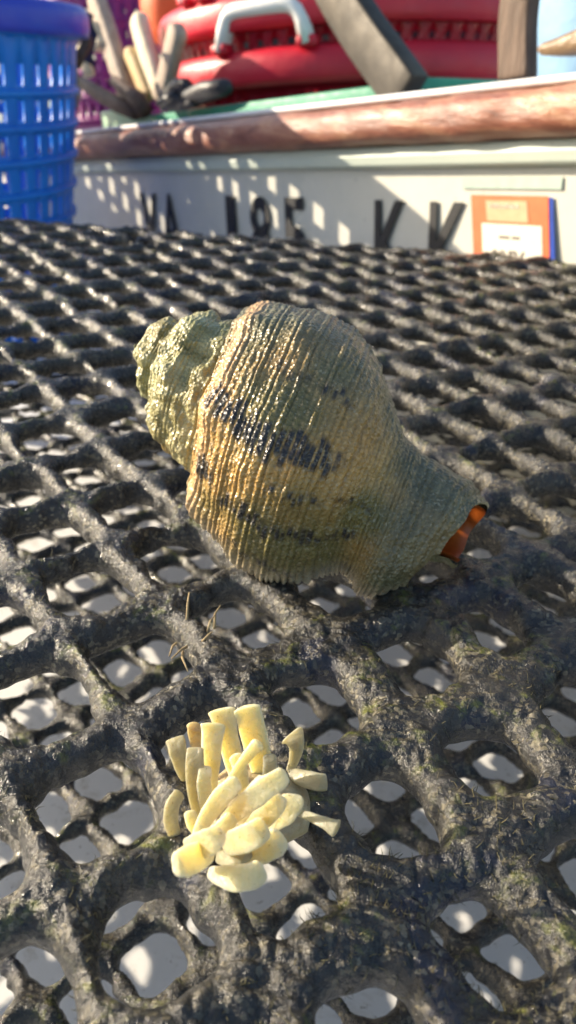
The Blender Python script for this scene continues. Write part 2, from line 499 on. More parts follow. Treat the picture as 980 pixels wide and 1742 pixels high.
Z_LOW, Z_DECK = -.125, -.185
cage = empty('oyster_cage', (0, .3, Z_LOW), 'dark algae-covered oyster cage net with wide open mesh, spread under the shell', 'oyster cage')
net_top = net_sheet('top_net', polar(.028, .86, .0050, 1.15, .0044), field_top, height_top, flat3(0.0), cage, M_NET)
net_low = net_sheet('bottom_net', polar(.05, .95, .0080, 1.05, .0068), field_low, height_low, flat3(Z_LOW), cage, M_NET)
_el = np.linalg.norm(EDGE1 - EDGE0); _ed = (EDGE1 - EDGE0) / _el
def side3(P, h):
    q = EDGE0 + _ed * P[:, :1] + EDGE_N * (h[:, None] + .006)
    return np.concatenate([q, P[:, 1:2]], -1)
_ss, _sz = np.meshgrid(np.arange(-.26, _el + .2, .0022), np.arange(Z_LOW + .002, -.012, .0022), indexing='ij')
M3 = np.diag([1 / .026, 1 / .026])
def field_side(P):
    l = P @ M3
    f = l - np.round(l)
    return ((np.abs(f[..., 0] / .36) ** 3 + np.abs(f[..., 1] / .36) ** 3) ** (1 / 3) - 1) * .0094
net_sheet('side_net', np.stack([_ss, _sz], -1), field_side, height_low, side3, cage, M_NET)

# ------------------------------------------------------------------ the whelk shell
def build_shell():
    A = at_z(206, 566, .0550); T = at_z(780, 902, .0150)
    L = np.linalg.norm(T - A)
    e1 = (T - A) / L
    e2 = np.array([0, 0, 1.0]); e2 -= e1 * (e1 @ e2); e2 /= np.linalg.norm(e2)
    e3 = np.cross(e1, e2)                                     # towards the camera
    G = 1.8
    prof = np.array([  # v, r, z  (fractions of the shell length, at the lip)
        (0.00, .165, .332), (.05, .222, .320), (.10, .272, .330), (.15, .310, .366), (.22, .342, .435), (.34, .372, .530), (.46, .364, .630),
        (.58, .312, .720), (.68, .226, .785), (.77, .160, .830), (.86, .130, .880), (.93, .124, .935), (1.0, .124, 1.0)])
    nv, turns = 300, 3.0
    tt = np.concatenate([np.linspace(-turns, -1.25, 260, endpoint=False), np.linspace(-1.25, 0, 420)])
    v = np.linspace(0, 1, nv)
    def smooth_interp(x, xs, ys):
        from_ = np.interp(x, xs, ys)
        k = np.hanning(13); k /= k.sum()
        pad = np.concatenate([2 * from_[0] - from_[6:0:-1], from_, 2 * from_[-1] - from_[-2:-8:-1]])
        return np.convolve(pad, k, 'valid')
    r0, z0 = smooth_interp(v, prof[:, 0], prof[:, 1]), smooth_interp(v, prof[:, 0], prof[:, 2])
    T_, Vv = np.meshgrid(tt, v, indexing='ij')
    tend = -.10 * smooth(.93, 1.005, Vv)                        # the canal is open towards the front
    Tt = np.where(T_ > -1.25, -1.25 + (T_ + 1.25) / 1.25 * (1.25 + tend), T_)
    kz = 1 - .97 * Vv ** 1.6; kr = 1 - .85 * Vv ** 2.5
    sr, sz = G ** (np.where(Tt < -1, -1 + (Tt + 1) * .88, Tt) * kr) * (1 - .08 * smooth(-1, -1.6, Tt)) * (.25 + .75 * smooth(-turns, -turns + .5, Tt)), G ** (np.where(Tt < -1, -1 + (Tt + 1) * 1.05, Tt) * kz)
    r, z = r0[None] * sr, z0[None] * sz
    z = z + .07 * smooth(-.5, 0, Tt) * (1 - Vv) ** 1.6 + (.052 * smooth(.84, 1, Vv) * (1 - smooth(-.52, -.26, Tt)) - .02 * smooth(.9, 1, Vv) * smooth(-.3, -.1, Tt))
    r = r * (1 + (-.05 * smooth(.65, .3, Vv)) * smooth(-.4, 0, Tt)) + .135 * np.exp(-((Vv - .855) / .13) ** 2) * smooth(-.26, 0, Tt)
    z = z + .007 * smooth(.88, 1, Vv) * vnoise(np.stack([Tt * 9, Tt * 0, Tt * 0], -1), 1.0, 78)
    r = r - .022 * smooth(.95, 1.0, Vv)
    r = r + .030 * np.exp(-((Vv - .205) / .045) ** 2) * smooth(-.9, -1.1, Tt) * G ** Tt
    phi = R_(130) + 2 * math.pi * Tt
    # knobs along the shoulder, long low ribs below them
    kn = np.maximum(np.cos(2 * math.pi * Tt * 7.0 + .9), 0) ** 2
    r = r + kn * .018 * np.exp(-((Vv - .17) / .075) ** 2) * G ** Tt
    z = z - kn * .010 * np.exp(-((Vv - .15) / .06) ** 2) * G ** Tt
    r = r + .008 * np.cos(2 * math.pi * Tt * 7.0 + .9) * smooth(.2, .35, Vv) * smooth(.75, .5, Vv)
    base = A + L * (z[..., None] * e1 + r[..., None] * (np.cos(phi)[..., None] * e2 + np.sin(phi)[..., None] * e3))
    # fine spiral cords
    ncord = 52
    wob = vnoise(base, 160, 61) * .10
    ph = Vv * ncord + .9 * vnoise(np.stack([Vv * 16, Vv * 0, Vv * 0], -1), 1.0, 77) + 2.0 * wob
    cid = np.floor(ph); c1_ = lambda s_: vhash(cid.astype(np.int64) + 50, 0 * cid.astype(np.int64), 0 * cid.astype(np.int64), s_)
    cr = np.abs(np.sin(math.pi * ph)) ** .8
    big = np.abs(np.sin(math.pi * (Vv * 14 + .1))) ** 4
    lipf = smooth(-.05, 0, Tt)
    amp = (.00012 + .00040 * c1_(5) + .00050 * big + .0007 * lipf) * np.clip(G ** (Tt * 1.1), .25, 1)
    spire = smooth(-.75, -1.1, Tt)
    rough = (vnoise(base, 420, 62) * .00028 + vnoise(base, 170, 63) * .00040) * (1 + 1.8 * spire) + vnoise(base, 60, 64) * (.0007 - .0003 * spire)
    growth = .00016 * vnoise(np.stack([Tt * 90, Vv * 2.0, Vv * 0], -1), 1.0, 65)
    nrm_r = (np.cos(phi)[..., None] * e2 + np.sin(phi)[..., None] * e3)
    dz, dr = np.gradient(z, axis=1), np.gradient(r, axis=1)
    m = np.sqrt(dz ** 2 + dr ** 2) + 1e-9
    nrm = nrm_r * (dz / m)[..., None] - e1 * (dr / m)[..., None]
    h = amp * (cr - .4) + rough + growth
    V = base + nrm * h[..., None]
    # scalloped lip: the rib ends reach a little further
    tang = -np.sin(phi)[..., None] * e2 + np.cos(phi)[..., None] * e3
    sc_ = np.abs(np.sin(math.pi * (Vv * 26))) ** .7
    V = V + tang * (lipf * (.0016 * sc_ + .0009 * vnoise(base, 300, 66)))[..., None]
    print('shell min z', V[..., 2].min(), 'L', L)
    # colour of the shell itself: tan ground, olive film, green algae on the spire and canal, dark dashes on the cords in rows
    n1, n2, n3 = vnoise(base, 45, 71), vnoise(base, 110, 72), vnoise(base, 300, 73)
    tan, cream, olive, teal, dark = map(np.array, ((.42, .235, .060), (.56, .385, .15), (.135, .120, .032), (.105, .11, .062), (.008, .009, .014)))
    c = tan[None, None] + (cream - tan) * np.clip(.35 * n2 + .25 + .3 * (cr - .5), 0, 1)[..., None]
    phd = np.degrees(phi) % 360
    phd = np.where(Tt > -.999, phd, 999)
    olv = np.clip(smooth(-.45, .45, n1 + .5 * n2 + .35 * (Vv - .35)) * .9, 0, 1)
    c = c + (olive - c) * olv[..., None]
    upm = smooth(70, 5, np.where(phd < 200, phd, np.where(phd < 360, phd - 360, 500))) * smooth(-1.0, -.9, Tt)
    alg = np.clip(upm * .85 + smooth(.72, .90, Vv) * .85 + .25 * n1, 0, .92) * (1 - .7 * lipf)
    c = c + (teal * (1 + .35 * n3)[..., None] - c) * alg[..., None]
    spc = np.array((.27, .28, .13))[None, None] + np.array((.24, .23, .15)) * (n3 + n2)[..., None] * .7
    c = c + (spc - c) * (spire * np.clip(.82 + .3 * n1, 0, 1))[..., None]
    rows = 0
    for f0, wd, a, b, st in ((62, 6.0, .13, .57, 1.0), (97, 6.0, .14, .20, 1.0), (101, 6, .26, .70, .52), (117, 4, .30, .74, .46), (36, 6, .26, .56, .40), (80, 3.5, .40, .74, .50)):
        drift = f0 + 6 * vnoise(np.stack([Vv * 3, Vv * 0 + f0, Vv * 0], -1), 1.0, 74)
        rows = np.maximum(rows, st * np.exp(-(((phd - drift + 5 * (c1_(7 + int(f0)) - .5)) / (wd * ((.75 if st > .9 else .4) + .5 * c1_(90 + int(f0))))) ** 2) ** 2) * smooth(a - .03, a + .02, Vv) * smooth(b + .06, b - .04, Vv))
    dash = np.clip(.05 + 1.1 * (cr > .5) + .6 * vnoise(np.stack([np.floor(ph), np.floor(phd / 11), ph * 0], -1), 1.0, 75), 0, 1)
    rows = np.clip((rows * dash * (1.15 + .7 * n3) - .22) * 2.4, 0, .97)
    c = c + (dark - c) * rows[..., None]
    ridge = smooth(.10, .13, Vv) * smooth(.19, .155, Vv) * smooth(-.62, -.5, Tt)
    c = c + (np.array((.58, .36, .17)) - c) * (ridge * (1 - rows) * .75)[..., None]
    teeth = np.array((.62, .52, .36)) * (.55 + .45 * sc_)[..., None]
    c = c + (teeth - c) * (lipf * .8)[..., None]
    c = np.clip(c * (.86 + .22 * cr)[..., None], .004, 1)
    nt = len(tt)
    idx = np.arange(nt * nv).reshape(nt, nv)
    Fc = np.stack([idx[:-1, :-1], idx[1:, :-1], idx[1:, 1:], idx[:-1, 1:]], -1)
    Fc = Fc[~((tt[:-1, None] < -1.03) & (v[None, :-1] > .62))]           # the older canals are sealed inside
    loc = A * .5 + T * .5; loc[2] = 0
    root = empty('whelk_shell', loc, 'large knobbed whelk shell with tan and green ridges lying mouth down on the net', 'sea shell')
    o = mesh_obj('outer_shell', V.reshape(-1, 3), Fc, M_SHELL, root)
    at = o.data.color_attributes.new('shade', 'FLOAT_COLOR', 'POINT')
    at.data.foreach_set('color', np.concatenate([c.reshape(-1, 3), np.ones((nt * nv, 1))], 1).astype(np.float32).ravel())
    # the glossy orange inside of the last turn, a real wall thickness under the outer skin, with the lip edge between them
    sel = np.nonzero(tt > -1.02)[0][::3]
    if sel[-1] != nt - 1: sel = np.append(sel, nt - 1)
    vs = np.arange(30, nv, 3)
    if vs[-1] != nv - 1: vs = np.append(vs, nv - 1)
    In = (base - nrm * (.0011 + .0012 * (1 - lipf) + .0 * r)[..., None])[np.ix_(sel, vs)]
    a, b = len(sel), len(vs)
    ii = np.arange(a * b).reshape(a, b)
    F2 = np.stack([ii[:-1, :-1], ii[:-1, 1:], ii[1:, 1:], ii[1:, :-1]], -1).reshape(-1, 4)
    mesh_obj('aperture_lining', In.reshape(-1, 3), F2, M_LINING, root)
    edge_o = V[-1]; edge_i = (base - nrm * .0011)[-1]
    end_o = V[:, -1][tt > -1.02]; end_i = (base - nrm * .0011)[:, -1][tt > -1.02]
    g = Geo()
    for eo, ei in ((edge_o, edge_i), (end_o, end_i)):
        n = len(eo)
        g.add(np.concatenate([eo, ei]), [(k, k + 1, n + k + 1, n + k) for k in range(n - 1)])
    lip = g.obj('lip_edge', M_LIP, root, fix=False)
    return root
M_LIP = N('lip_edge')
M_LIP.set('Base Color', M_LIP.ramp(M_LIP.noise(400, 3), [(.3, (.20, .17, .07)), (.7, (.55, .46, .28))])).set('Roughness', .5)
M_LIP = M_LIP.m
shell = build_shell()

# ------------------------------------------------------------------ egg capsules
def build_eggs():
    root = empty('egg_case_cluster', at_z(390, 1400, 0.0), 'cluster of pale yellow whelk egg capsules standing on the dark net', 'egg cluster')
    def px(x, y): return 230 + x / 2.513, 1170 + y / 2.513
    # centre line from tip to base in crop pixels, heights, widths at tip / base, material
    E = [
        ([(478, 88), (515, 230), (555, 400)], (.021, .014, .005), (102, 118, 96), M_EGG, .30),
        ([(372, 98), (405, 250), (450, 425)], (.020, .014, .005), (104, 92, 66), M_EGG, .30),
        ([(333, 160), (325, 320), (318, 500)], (.019, .013, .004), (94, 80, 58), M_EGG, .30),
        ([(257, 262), (258, 400), (275, 560)], (.016, .012, .004), (62, 82, 50), M_EGGW, .4),
        ([(172, 222), (190, 300), (215, 400)], (.010, .008, .003), (72, 74, 40), M_EGGW, .5),
        ([(258, 170), (262, 230), (285, 400)], (.013, .010, .004), (66, 62, 40), M_EGGB, .6),
        ([(522, 245), (455, 325), (392, 430)], (.024, .019, .010), (54, 46, 46), M_EGG, .7),
        ([(430, 412), (350, 490), (255, 645)], (.023, .019, .010), (62, 84, 48), M_EGG, .30),
        ([(628, 382), (510, 465), (370, 585)], (.026, .022, .014), (72, 100, 62), M_EGG, .30),
        ([(548, 405), (490, 480), (430, 575)], (.024, .020, .012), (62, 84, 70), M_EGG, .30),
        ([(612, 480), (560, 545), (480, 590)], (.019, .016, .010), (70, 92, 80), M_EGG, .30),
        ([(672, 480), (640, 540), (560, 590)], (.016, .014, .008), (86, 92, 70), M_EGG, .30),
        ([(672, 205), (688, 270), (655, 365)], (.012, .010, .005), (96, 60, 36), M_EGGW, .5),
        ([(815, 405), (735, 392), (610, 345)], (.008, .007, .004), (60, 74, 34), M_EGGW, .6),
        ([(860, 602), (780, 565), (690, 530)], (.011, .010, .007), (66, 44, 36), M_EGGW, .6),
        ([(185, 458), (152, 545), (178, 650)], (.010, .008, .003), (46, 64, 50), M_EGGW, .5),
        ([(540, 605), (470, 645), (372, 675)], (.021, .019, .012), (88, 116, 96), M_EGG, .30),
        ([(610, 655), (540, 695), (430, 725)], (.016, .014, .009), (92, 110, 70), M_EGG, .30),
        ([(352, 625), (300, 665), (215, 690)], (.022, .020, .014), (72, 116, 92), M_EGG, .30),
        ([(182, 752), (235, 735), (330, 690)], (.021, .020, .015), (84, 124, 96), M_EGG, .30),
        ([(300, 350), (296, 440), (310, 560)], (.014, .011, .004), (50, 62, 44), M_EGG, .4),
        ([(432, 300), (455, 380), (470, 500)], (.016, .012, .005), (56, 60, 50), M_EGG, .4),
        ([(575, 300), (572, 390), (545, 480)], (.015, .012, .006), (52, 62, 50), M_EGGW, .45),
        ([(235, 540), (262, 600), (330, 650)], (.012, .010, .006), (44, 58, 44), M_EGG, .5),
        ([(408, 560), (360, 610), (300, 660)], (.019, .016, .010), (56, 70, 50), M_EGG, .5),
        ([(470, 700), (420, 720), (350, 720)], (.013, .012, .008), (66, 80, 60), M_EGGW, .5),
        ([(528, 790), (430, 815), (310, 785)], (.017, .015, .010), (84, 104, 52), M_EGG, .30),
    ]
    rnd = random.Random(4)
    for k, (ctr, zs, ws, m, flat) in enumerate(E):
        ctr3 = [at_z(*px(*c), z) for c, z in zip(ctr, zs)]
        n = 16
        P, W = [], []
        for q in np.linspace(0, 1, n):                  # quadratic through the three points
            a, b, c = (1 - q) * (1 - 2 * q), 4 * q * (1 - q), q * (2 * q - 1)
            P.append(a * ctr3[0] + b * ctr3[1] + c * ctr3[2]); W.append(max(a * ws[0] + b * ws[1] + c * ws[2], 20))
        dist = np.linalg.norm(P[0] - CAM)
        rad = np.array(W) / 2.513 / F_PX * dist / 2 * .98 * np.interp(np.arange(len(W)), [0, 3, len(W) - 1], [1.08, .97, .88])
        # rounded tip with a flattened, slightly dished cap, narrow stalk at the base
        t = (np.array(P[0]) - P[1]); t /= np.linalg.norm(t)
        view = (CAM - P[0]); view /= np.linalg.norm(view)
        dm = .20 if k < 6 or 11 < k < 15 else .62                   # blunt or domed tip
        pts = [P[0] + t * rad[0] * dm * q for q in (1.0, .90, .62, .25, -.1)] + P[1:]
        rr = [rad[0] * q for q in (.28, .58, .86, 1.0, 1.01)] + list(rad[1:])
        rr[-1] *= .7
        side = np.cross(t, view)
        bend = rnd.uniform(-.15, .15)
        up_ = view + bend * side
        g = Geo()
        seg = 18
        b0 = len(g.V)
        V, Fc = [], []
        for i, (p, r_) in enumerate(zip(pts, rr)):
            tg = np.asarray(pts[min(i + 1, len(pts) - 1)]) - np.asarray(pts[max(i - 1, 0)])
            if i < 5: tg = -t
            tg = tg / np.linalg.norm(tg)
            a = np.cross(up_, tg); a /= np.linalg.norm(a); b = np.cross(tg, a)
            for j in range(seg):
                an = 2 * math.pi * j / seg
                ca, sa = math.cos(an), math.sin(an)
                # oval section with two soft keels
                rx = r_ * (1 + .05 * math.cos(2 * an)); wv = 1 + .05 * math.sin(i * 1.1 + k) * math.sin(an + k)
                V.append(np.asarray(p) + rx * wv * (ca * a + flat * sa * b) + b * r_ * .10 * math.cos(2 * an))
        npt = len(pts)
        for i in range(npt - 1):
            for j in range(seg):
                j2 = (j + 1) % seg
                Fc.append((i * seg + j, i * seg + j2, (i + 1) * seg + j2, (i + 1) * seg + j))
        Fc.append(tuple(range(seg))[::-1]); Fc.append(tuple((npt - 1) * seg + j for j in range(seg)))
        g.add(V, Fc)
        o = g.obj('egg_capsule', m, root)
        s = o.modifiers.new('subdivision', 'SUBSURF'); s.levels = 1; s.render_levels = 2
    # the clear film that glues the capsules to the net
    g = Geo()
    g.tube([at_z(*px(250, 590), .001), at_z(*px(400, 560), .004), at_z(*px(560, 470), .004), at_z(*px(690, 380), .002)], [.006, .011, .011, .005], 14, flat=.35)
    g.obj('base_film', M_EGGB, root)
    return root
build_eggs()

# fine algae hairs on the strands near the camera
def fuzz():
    me = net_top.data
    co = np.empty(len(me.vertices) * 3); me.vertices.foreach_get('co', co); co = co.reshape(-1, 3) + np.array(root_loc(cage))
    no = np.empty(len(me.vertices) * 3); me.vertices.foreach_get('normal', no); no = no.reshape(-1, 3)
    rng = np.random.default_rng(5)
    sel = np.nonzero((co[:, 1] < .30) & (np.abs(co[:, 0]) < .16) & (no[:, 2] > -.1))[0]
    clump = vnoise(co[sel], 70, 91)
    sel = sel[clump + rng.uniform(-.5, .5, len(sel)) > .25]
    sel = rng.choice(sel, 3000, replace=False)
    V, Fc = [], []
    for k in sel:
        p, n = co[k], no[k]
        d = n + rng.normal(0, .7, 3); d /= np.linalg.norm(d)
        ln = rng.uniform(.0010, .0034); s = np.cross(d, rng.normal(0, 1, 3)); s /= np.linalg.norm(s); w = rng.uniform(.00005, .00011)
        d2 = d + rng.normal(0, .6, 3); d2 /= np.linalg.norm(d2)
        b = len(V)
        m = p + d * ln * .5; e = m + d2 * ln * .5
        q = np.cross(d, s)
        V += [p + s * w, p - s * w * .5 + q * w, p - s * w * .5 - q * w, m + s * w * .8, m - s * w * .4 + q * w * .8, m - s * w * .4 - q * w * .8, e]
        Fc += [(b + i, b + (i + 1) % 3, b + 3 + (i + 1) % 3, b + 3 + i) for i in range(3)] + [(b + 3 + i, b + 3 + (i + 1) % 3, b + 6) for i in range(3)]
    tag(mesh_obj('algae_fuzz', V, Fc, M_FUZZ, cage), kind='stuff')
M_FUZZ = wood('algae_fuzz', (.03, .03, .012), (.09, .08, .03), (.20, .16, .08), .7, (1, 1, 1), 60)
fuzz()

# bits of dry straw caught on the net
g = Geo()
rnd = random.Random(9)
for (x, y, dx, dy) in ((318, 1058, 4, -50), (352, 1080, 14, -34), (365, 1070, 10, -40), (318, 1100, -26, 20), (312, 1108, 8, 34), (300, 1094, -12, 22), (340, 1096, 22, -22)):
    p0, p1 = at_z(x, y, .004), at_z(x + dx, y + dy, .007)
    g.tube([p0, (p0 + p1) / 2 + [rnd.uniform(-.0008, .0008), 0, .001], p1], [.00035, .0003, .00018], 6)
tag(g.obj('straw_wisp', M_STRAW), 'wisp of dry straw stalks caught on the net left of the egg cluster', 'straw')

# ------------------------------------------------------------------ deck, water
g = Geo()
g.add([tuple(list((P1 + a * np.array([BU[0], BU[1], 0]) + b * BN)[:2]) + [Z_DECK]) for a, b in ((-2.2, .004), (1.6, .004), (1.6, 2.0), (-2.2, 2.0))], [(0, 1, 2, 3)])
tag(g.obj('deck', M_DECK, smooth_=False), kind='structure')
g = Geo()
g.add([(-900, -900, -.62), (900, -900, -.62), (900, 900, -.62), (-900, 900, -.62)], [(0, 1, 2, 3)])
tag(g.obj('water', M_WATER, smooth_=False), kind='structure')

# ------------------------------------------------------------------ the boat
bt = empty('boat', boat(-.3, -.3, -.4), 'white painted wooden work boat with black registration characters and a worn timber rub rail', 'boat')
U0, U1 = -2.0, .75
def strip(name, prof, mat, u0=U0, u1=U1, bevel=0.0, sm=False, n=1):
    """extrude an (n, w) outline along the hull"""
    g = Geo()
    g.prism([boat(0, a, b) for a, b in prof], u0 * BU, u1 * BU)
    return g.obj(name, mat, bt, sm, bevel, 3)
strip('hull_side', [(0, .044), (-.03, .044), (-.03, -.45), (-.02, -.45)], M_HULL)
strip('strake', [(.004, .0445), (.011, .047), (.013, .055), (.010, .0625), (-.03, .0625), (-.03, .0445)], M_STRAKE, bevel=.002)
strip('inner_side', [(-.034, .085), (-.05, .085), (-.05, -.40), (-.034, -.40)], M_CAP)
_cap_in = boat_uv(boat_px(490, 163, -.02))
strip('gunwale_cap', [(.016, .0965), (.016, .1020), (-.058, .1020), (-.058, .0965)], M_CAP, bevel=.003)
strip('boat_floor', [(-.052, -.33), (-.052, -.30), (-1.7, -.30), (-1.7, -.33)], M_CAP)
strip('far_side', [(-1.7, .06), (-1.74, .06), (-1.74, -.45), (-1.7, -.45)], M_HULL)
# rub rail: a rounded, battered timber
nu, ns = 260, 28
us = np.linspace(U0, U1, nu)
V = []
for u in us:
    for j in range(ns):
        a = 2 * math.pi * j / ns
        ca, sa = math.cos(a), math.sin(a)
        rx = .030 * np.sign(ca) * abs(ca) ** .75; rw = .0168 * np.sign(sa) * abs(sa) ** .75
        V.append(boat(u, .002 + rx, .0796 + rw))
V = np.array(V)
ctr = np.repeat(np.array([boat(u, .002, .0796) for u in us]), ns, 0)
V += (V - ctr) * (vnoise(V * [1, 1, 1], 22, 81) * .06 + vnoise(V, 70, 82) * .04)[:, None]
Fc = [(i * ns + j, i * ns + (j + 1) % ns, (i + 1) * ns + (j + 1) % ns, (i + 1) * ns + j) for i in range(nu - 1) for j in range(ns)]
Fc += [tuple(range(ns))[::-1], tuple((nu - 1) * ns + j for j in range(ns))]
mesh_obj('rub_rail', V, Fc, M_RAIL, bt)

def text_mesh(name, s, u0, w0, height, width, mat, parent, off=.0012, depth=.0008, bold=.0, n0=0.0):
    cu = bpy.data.curves.new('lettering', 'FONT')
    cu.body = s; cu.size = 1.0; cu.offset = bold; cu.extrude = 0
    tmp = bpy.data.objects.new('lettering', cu); COL.objects.link(tmp)
    dg = bpy.context.evaluated_depsgraph_get()
    me = bpy.data.meshes.new_from_object(tmp.evaluated_get(dg))
    co = np.array([v.co[:] for v in me.vertices]); Fc = [tuple(p.vertices) for p in me.polygons]
    bpy.data.objects.remove(tmp); bpy.data.curves.remove(cu); bpy.data.meshes.remove(me)
    lo, hi = co.min(0), co.max(0)
    x = (co[:, 0] - lo[0]) / max(hi[0] - lo[0], 1e-6) * width; y = (co[:, 1] - lo[1]) / max(hi[1] - lo[1], 1e-6) * height
    V = np.array([boat(u0 + a, n0 + off, w0 + b) for a, b in zip(x, y)])
    o = mesh_obj(name, V, Fc, mat, parent, False)
    m = o.modifiers.new('thickness', 'SOLIDIFY'); m.thickness = depth; m.offset = -1
    return o
for ch, u0, wd in (('V', -.524, .046), ('A', -.466, .048), ('1', -.305, .020), ('8', -.256, .040), ('5', -.193, .040), ('K', -.0475, .043), ('K', .0225, .043)):
    o = text_mesh('registration_character', ch, u0, -.0570, .0755, wd, M_LETTER, bt, bold=.012)
    o['label'] = 'black vinyl %s %s of the registration number' % ('digit' if ch.isdigit() else 'letter', ch)
# validation sticker with a blue one showing behind it
def patch(name, u0, u1, w0, w1, mat, parent, off, lean=0.0):
    g = Geo()
    g.prism([boat(u0 + lean, off, w0), boat(u1 + lean, off, w0), boat(u1, off, w1), boat(u0, off, w1)], 0 * BN, -.0004 * BN)
    return g.obj(name, mat, parent, False)
st = patch('validation_sticker', .0680, .1425, -.052, .0245, M_ORANGE_ST, bt, .0016, .011); st['label'] = 'orange and white validation sticker marked 08/26'
patch('sticker_panel', .0815, .1395, -.046, .0035, M_WHITE_ST, st, .0020, .007)
patch('sticker_print', .0840, .1240, .0055, .0205, M_PEACH_ST, st, .0020, .003)
text_mesh('sticker_title', 'VIRGINIA', .0875, .0150, .0035, .030, M_WHITE_ST, st, .0026, .0003)
text_mesh('sticker_date', '08/26', .0935, -.0290, .0135, .034, M_INK, st, .0026, .0003)
for _a, _b in ((.1000, .1105), (.1130, .1205)):                        # two words too small to read
    patch('print_line', _a, _b, -.0072, -.0050, M_INK, st, .0024)
patch('blue_sticker', .0900, .1462, -.055, .0235, M_BLUE_ST, bt, .0009, .013)
patch('teal_tape', .0575, .1530, .0290, .0375, M_TEAL, bt, .0011)

# ------------------------------------------------------------------ baskets
def basket(name, ctr, axis, Rtop, Rbot, H, rim_h, rim_t, rows, ncol, slot_w, mat, rmat, label, cat, group=None, ribs=0.0, solid_top=.14, slot_frac=.6, levels=None):
    axis = np.asarray(axis) / np.linalg.norm(axis)
    a = np.cross(axis, [0.3, 1, 0]); a /= np.linalg.norm(a); b = np.cross(axis, a)
    ctr = np.asarray(ctr)
    root = empty(name, ctr - axis * H, label, cat, group)
    # wall: a ring grid with true openings
    sub = 5
    nph = ncol * sub
    hs = [0.0]
    span = 1 - solid_top - .04
    for k in range(rows):
        p = span / rows
        hs += [.03 + k * p + p * (1 - slot_frac) * .5, .03 + k * p + p * (1 + slot_frac) * .5]
    hs += [1.0]
    if levels: hs = [0.0] + levels + [1.0]
    V, Fc = [], []
    for q in hs:
        r = Rbot + (Rtop - Rbot) * q
        for i in range(nph):
            an = 2 * math.pi * i / nph
            V.append(ctr - axis * H * (1 - q) + r * (math.cos(an) * a + math.sin(an) * b))
    so = int(round(sub * slot_w))
    for k in range(len(hs) - 1):
        for i in range(nph):
            if k % 2 == 1 and k < len(hs) - 1 and (i % sub) < so: continue
            i2 = (i + 1) % nph
            Fc.append((k * nph + i, k * nph + i2, (k + 1) * nph + i2, (k + 1) * nph + i))
    o = mesh_obj('wall', V, Fc, mat, root)
    m = o.modifiers.new('thickness', 'SOLIDIFY'); m.thickness = .0028; m.offset = -1
    # ribs round the wall between the rows
    if ribs:
        g = Geo()
        for k in range(0, len(hs) - 1, 2):
            q = (hs[k] + hs[k + 1]) / 2
            r = Rbot + (Rtop - Rbot) * q
            ring(g, ctr - axis * H * (1 - q), a, b, axis, [(r - .001, -ribs), (r + .004, -ribs * .6), (r + .004, ribs * .6), (r - .001, ribs)], 72)
        g.obj('rib', mat, root)
    g = Geo()
    t = rim_t
    outl = [(Rtop - .004, -rim_h), (Rtop + t * .85, -rim_h), (Rtop + t, -rim_h * .8), (Rtop + t, -rim_h * .35), (Rtop + t * .75, -rim_h * .08), (Rtop + t * .4, 0.0), (Rtop, -.002), (Rtop - .004, -.008)]
    ring(g, ctr, a, b, axis, outl, 96)
    g.obj('rim', rmat, root)
    g = Geo()
    g.add([ctr - axis * H + Rbot * 1.0 * (math.cos(2 * math.pi * i / 48) * a + math.sin(2 * math.pi * i / 48) * b) for i in range(48)], [tuple(range(48))])
    o = g.obj('base', mat, root, False)
    return root, a, b
def ring(g, ctr, a, b, axis, prof, n):
    V, Fc = [], []
    m = len(prof)
    for i in range(n):
        an = 2 * math.pi * i / n
        d = math.cos(an) * a + math.sin(an) * b
        for r, h in prof:
            V.append(ctr + d * r + axis * h)
    for i in range(n):
        for j in range(m):
            i2, j2 = (i + 1) % n, (j + 1) % m
            Fc.append((i * m + j, i2 * m + j, i2 * m + j2, i * m + j2))
    g.add(V, Fc)

# blue basket on the deck side of the hull
bc = at_depth(-204, -16, .83)
basket('blue_basket', bc, (.02, 0, 1), .200, .168, bc[2] - Z_DECK - .002, .030, .012, 9, 52, .42, M_BLUE, M_BLUERIM,
       'tall blue slatted plastic basket standing beside the boat at the left', 'basket', None, .004, .13, .58)

bc2 = at_depth(-330, -30, 1.22)  # unseen extra basket, added to cast dappled shade on the hull's far left
basket('blue_basket', bc2, (.02, 0, 1), .215, .181, bc2[2] - Z_DECK - .002, .030, .012, 9, 52, .42, M_BLUE, M_BLUERIM,
       'added blue slatted basket, unseen behind the tall one, placed to shade the hull', 'basket', None, .004, .13, .58)

# red baskets, one set in the other, behind the gunwale
RT = 1.32
red_c = at_depth(606, 112, RT)
RR = .318
def handle(root, c, rim_r, ang0, ang1, hgt, a, b):
    pts = []
    for q in np.linspace(0, 1, 21):
        an = ang0 + (ang1 - ang0) * q
        d = math.cos(an) * a + math.sin(an) * b
        z = hgt * (1 - abs(2 * q - 1) ** 8)
        pts.append(c + d * (rim_r + .004) + BW * z)
    h = Geo().tube(pts, 0.0135, 12, flat=.8, up=BW).obj('handle', M_WHITEP, root)
    g = Geo()
    for an in (ang0, ang1):
        d = math.cos(an) * a + math.sin(an) * b
        s_ = np.cross(BW, d)
        g = Geo().box(c + d * (rim_r - .006) - s_ * .014 - BW * .004, s_ * .028, d * .022, BW * .014)
        g.obj('handle_socket', M_RED, root, True, .004)
def ang_of(c, a, b, p):
    v = np.asarray(p) - c
    return math.atan2(v @ b, v @ a)
lower, ra, rb = basket('red_basket', red_c, BW, RR - .016, .225, .33, .046, .020, 3, 60, .4, M_REDWALL, M_RED,
                       'lower of the two nested round red baskets, its wide rim close above the green tray', 'basket', 'nested red baskets in the boat', 0.0, .5, .3)
uc = red_c + BW * .068
